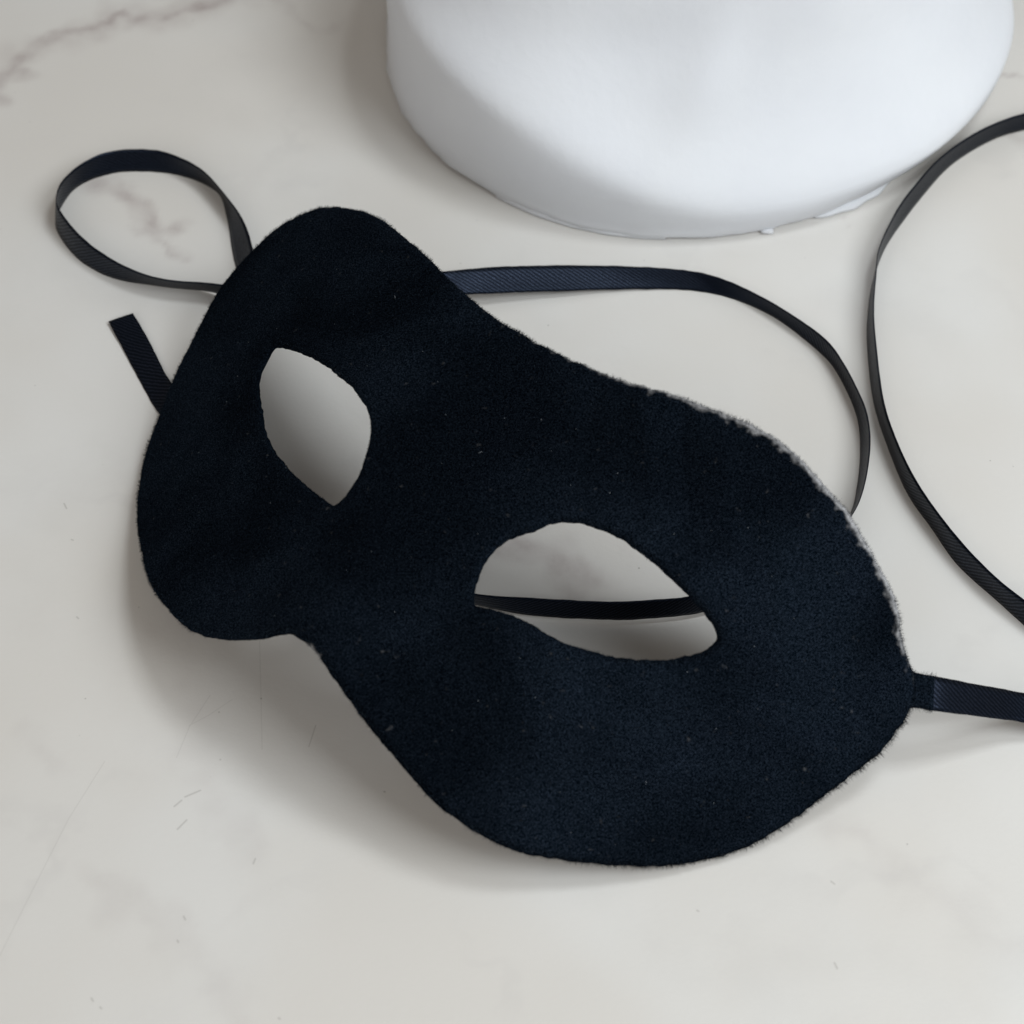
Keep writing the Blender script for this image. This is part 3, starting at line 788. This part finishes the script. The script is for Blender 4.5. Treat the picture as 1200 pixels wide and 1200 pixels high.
def ribbon(name, S, parent, label=None, ends=False, weave_edge=True):
    """flat woven ribbon: stations hold both selvedges in millimetres"""
    S = np.asarray(S, float)
    n = len(S)
    out = []
    for i in range(n - 1):
        p0, p1, p2, p3 = S[max(i - 1, 0)], S[i], S[i + 1], S[min(i + 2, n - 1)]
        m = max(4, int(np.linalg.norm(p2 - p1) / 1.0))
        for t in np.linspace(0, 1, m, endpoint=False):
            out.append(0.5 * ((2 * p1) + (-p0 + p2) * t + (2 * p0 - 5 * p1 + 4 * p2 - p3) * t * t + (-p0 + 3 * p1 - 3 * p2 + p3) * t ** 3))
    out.append(S[-1])
    Q = np.array(out)
    for _ in range(14):
        Q[1:-1] = 0.25 * Q[:-2] + 0.5 * Q[1:-1] + 0.25 * Q[2:]
    A, B = Q[:, :3], Q[:, 3:]
    mid = (A + B) / 2
    s = np.r_[0, np.cumsum(np.linalg.norm(np.diff(mid, axis=0), axis=1))]
    wv = 0.035 * np.sin(s * 9.0) + 0.03 * smooth_noise(s, s * 0, 51, 3)
    tan = np.gradient(mid, axis=0); tan /= np.linalg.norm(tan, axis=1)[:, None]
    ac = B - A; wid = np.linalg.norm(ac, axis=1)[:, None]; ac = ac / wid
    nr = np.cross(tan, ac); nr /= np.maximum(np.linalg.norm(nr, axis=1)[:, None], 1e-6)
    ts = np.linspace(0, 1, 7)
    th = 0.13
    V, uv = [], []
    for side in (1, -1):
        for k, t in enumerate(ts):
            edge = -1 if k == 0 else (1 if k == 6 else 0)
            p_ = A + (B - A) * t + ac * (edge * wv)[:, None] + nr * (side * th * (0.5 if edge == 0 else 0.75) + 0.10 * math.sin(math.pi * t))
            V.append(p_); uv.append(np.c_[s, np.full_like(s, t * 6.5)])
    V = np.stack(V, 1)           # station, 14, 3
    uv = np.stack(uv, 1)
    m = len(s)
    F = []
    for i in range(m - 1):
        a, b = i * 14, (i + 1) * 14
        for k in range(6):
            F.append((a + k, b + k, b + k + 1, a + k + 1))
            F.append((a + 7 + k + 1, b + 7 + k + 1, b + 7 + k, a + 7 + k))
        F.append((a + 7, b + 7, b, a))
        F.append((a + 6, b + 6, b + 13, a + 13))
    for a in (0, (m - 1) * 14):
        for k in range(6):
            f = (a + k, a + k + 1, a + 7 + k + 1, a + 7 + k)
            F.append(f if a == 0 else f[::-1])
    VV = V.reshape(-1, 3).copy()
    VV[:, 2] = np.maximum(VV[:, 2], 0.06)
    o = mesh_obj(name, VV * MM, F, SATIN, parent, uv=uv.reshape(-1, 2))
    if label:
        o['label'] = label
    return o


ribbon('ribbon', RUN, mask, 'black satin ribbon curving out beyond the brow and back beneath the right eye')
ribbon('ribbon', ARC, mask, 'black satin ribbon from the right tip sweeping in a wide arc')
ribbon('bow_loop', LOOP, mask, 'upright loop of black satin ribbon beside the left temple')
ribbon('bow_tail', TAIL, mask, 'short cut end of black satin ribbon by the left temple')


def build_knot():
    # small wrapped knot under the left temple
    V, F = [], []
    c = np.array([-59.0, 60.0, 5.0]); nu, nv = 28, 14
    for i in range(nu):
        a = 2 * math.pi * i / nu
        for j in range(nv):
            b = 2 * math.pi * j / nv
            r = 2.2 + 0.25 * math.sin(3 * a + b)
            R_ = 3.2
            x, y, z = (R_ + r * math.cos(b)) * math.cos(a), (R_ * 0.7 + r * math.cos(b)) * math.sin(a), r * math.sin(b) * 0.9
            V.append((c + np.array([x, y * 0.8 + 0.3 * z, z])) * MM)
    for i in range(nu):
        for j in range(nv):
            F.append((i * nv + j, ((i + 1) % nu) * nv + j, ((i + 1) % nu) * nv + (j + 1) % nv, i * nv + (j + 1) % nv))
    uv = np.array([(i * 0.8, j * 0.5) for i in range(nu) for j in range(nv)])
    mesh_obj('knot', V, F, SATIN, mask, uv=uv)


build_knot()


def build_tab():
    # velvet tab that wraps the ribbon where it is sewn to the right tip
    A0, B0 = np.array([76.0, -60.4, 16.2]), np.array([77.3, -53.0, 18.9])
    A1, B1 = np.array([81.6, -60.5, 15.5]), np.array([82.3, -53.8, 17.9])
    V, F = [], []
    nst, nr = 12, 16
    for i in range(nst):
        t = i / (nst - 1)
        A, B = A0 + (A1 - A0) * t, B0 + (B1 - B0) * t
        m, h = (A + B) / 2, (B - A) / 2
        tn = (A1 - A0); n_ = np.cross(tn, h); n_ /= np.linalg.norm(n_)
        if n_[2] < 0: n_ = -n_
        th = 0.95 * (1 - 0.2 * t) + 0.10 * math.sin(i * 2.1)
        wf = 1.08 - 0.16 * math.sin(math.pi * min(1.0, t * 1.15)) - 0.13 * t + 0.02 * math.sin(i * 3.3)
        for k in range(nr):
            a = 2 * math.pi * k / nr
            ca, sa = math.cos(a), math.sin(a)
            V.append((m + h * wf * (1 + 0.05 * math.sin(k * 2.7 + i)) * math.copysign(abs(ca) ** 0.5, ca) + n_ * th * (1 + 0.18 * math.sin(k * 1.9 + i * 0.8)) * math.copysign(abs(sa) ** 0.7, sa)) * MM)
    for i in range(nst - 1):
        for k in range(nr):
            F.append((i * nr + k, i * nr + (k + 1) % nr, (i + 1) * nr + (k + 1) % nr, (i + 1) * nr + k))
    F.append(tuple(range(nr - 1, -1, -1))); F.append(tuple((nst - 1) * nr + k for k in range(nr)))
    o = mesh_obj('ribbon_tab', V, F, VELVET, mask)
    attr(o, 'painted_rim', np.zeros(len(V)))
    # fuzz standing off the gathered cloth
    V = np.array(V); k = rnd.integers(0, len(V), 1500)
    ctr = V.reshape(nst, nr, 3).mean(1)[k // nr]
    bs = V[k] + rnd.normal(0, 0.25 * MM, (len(k), 3))
    dr = V[k] - ctr; dr /= np.linalg.norm(dr, axis=1)[:, None]
    dr = dr + rnd.normal(0, 0.5, dr.shape)
    sd = np.cross(dr, rnd.normal(0, 1, dr.shape)); sd /= np.linalg.norm(sd, axis=1)[:, None]
    tp = bs + dr * (rnd.uniform(0.2, 0.6, len(k)) * MM)[:, None]
    W_ = np.stack([bs - sd * 0.035 * MM, bs + sd * 0.035 * MM, tp], 1).reshape(-1, 3)
    fz = mesh_obj('tab_fuzz', W_, np.arange(len(W_)).reshape(-1, 3), VELVET, mask, smooth=False)
    fz['kind'] = 'stuff'
    attr(fz, 'painted_rim', np.zeros(len(W_)))
    attr(fz, 'glint', np.repeat(rnd.random(len(k)) ** 5, 3))


build_tab()
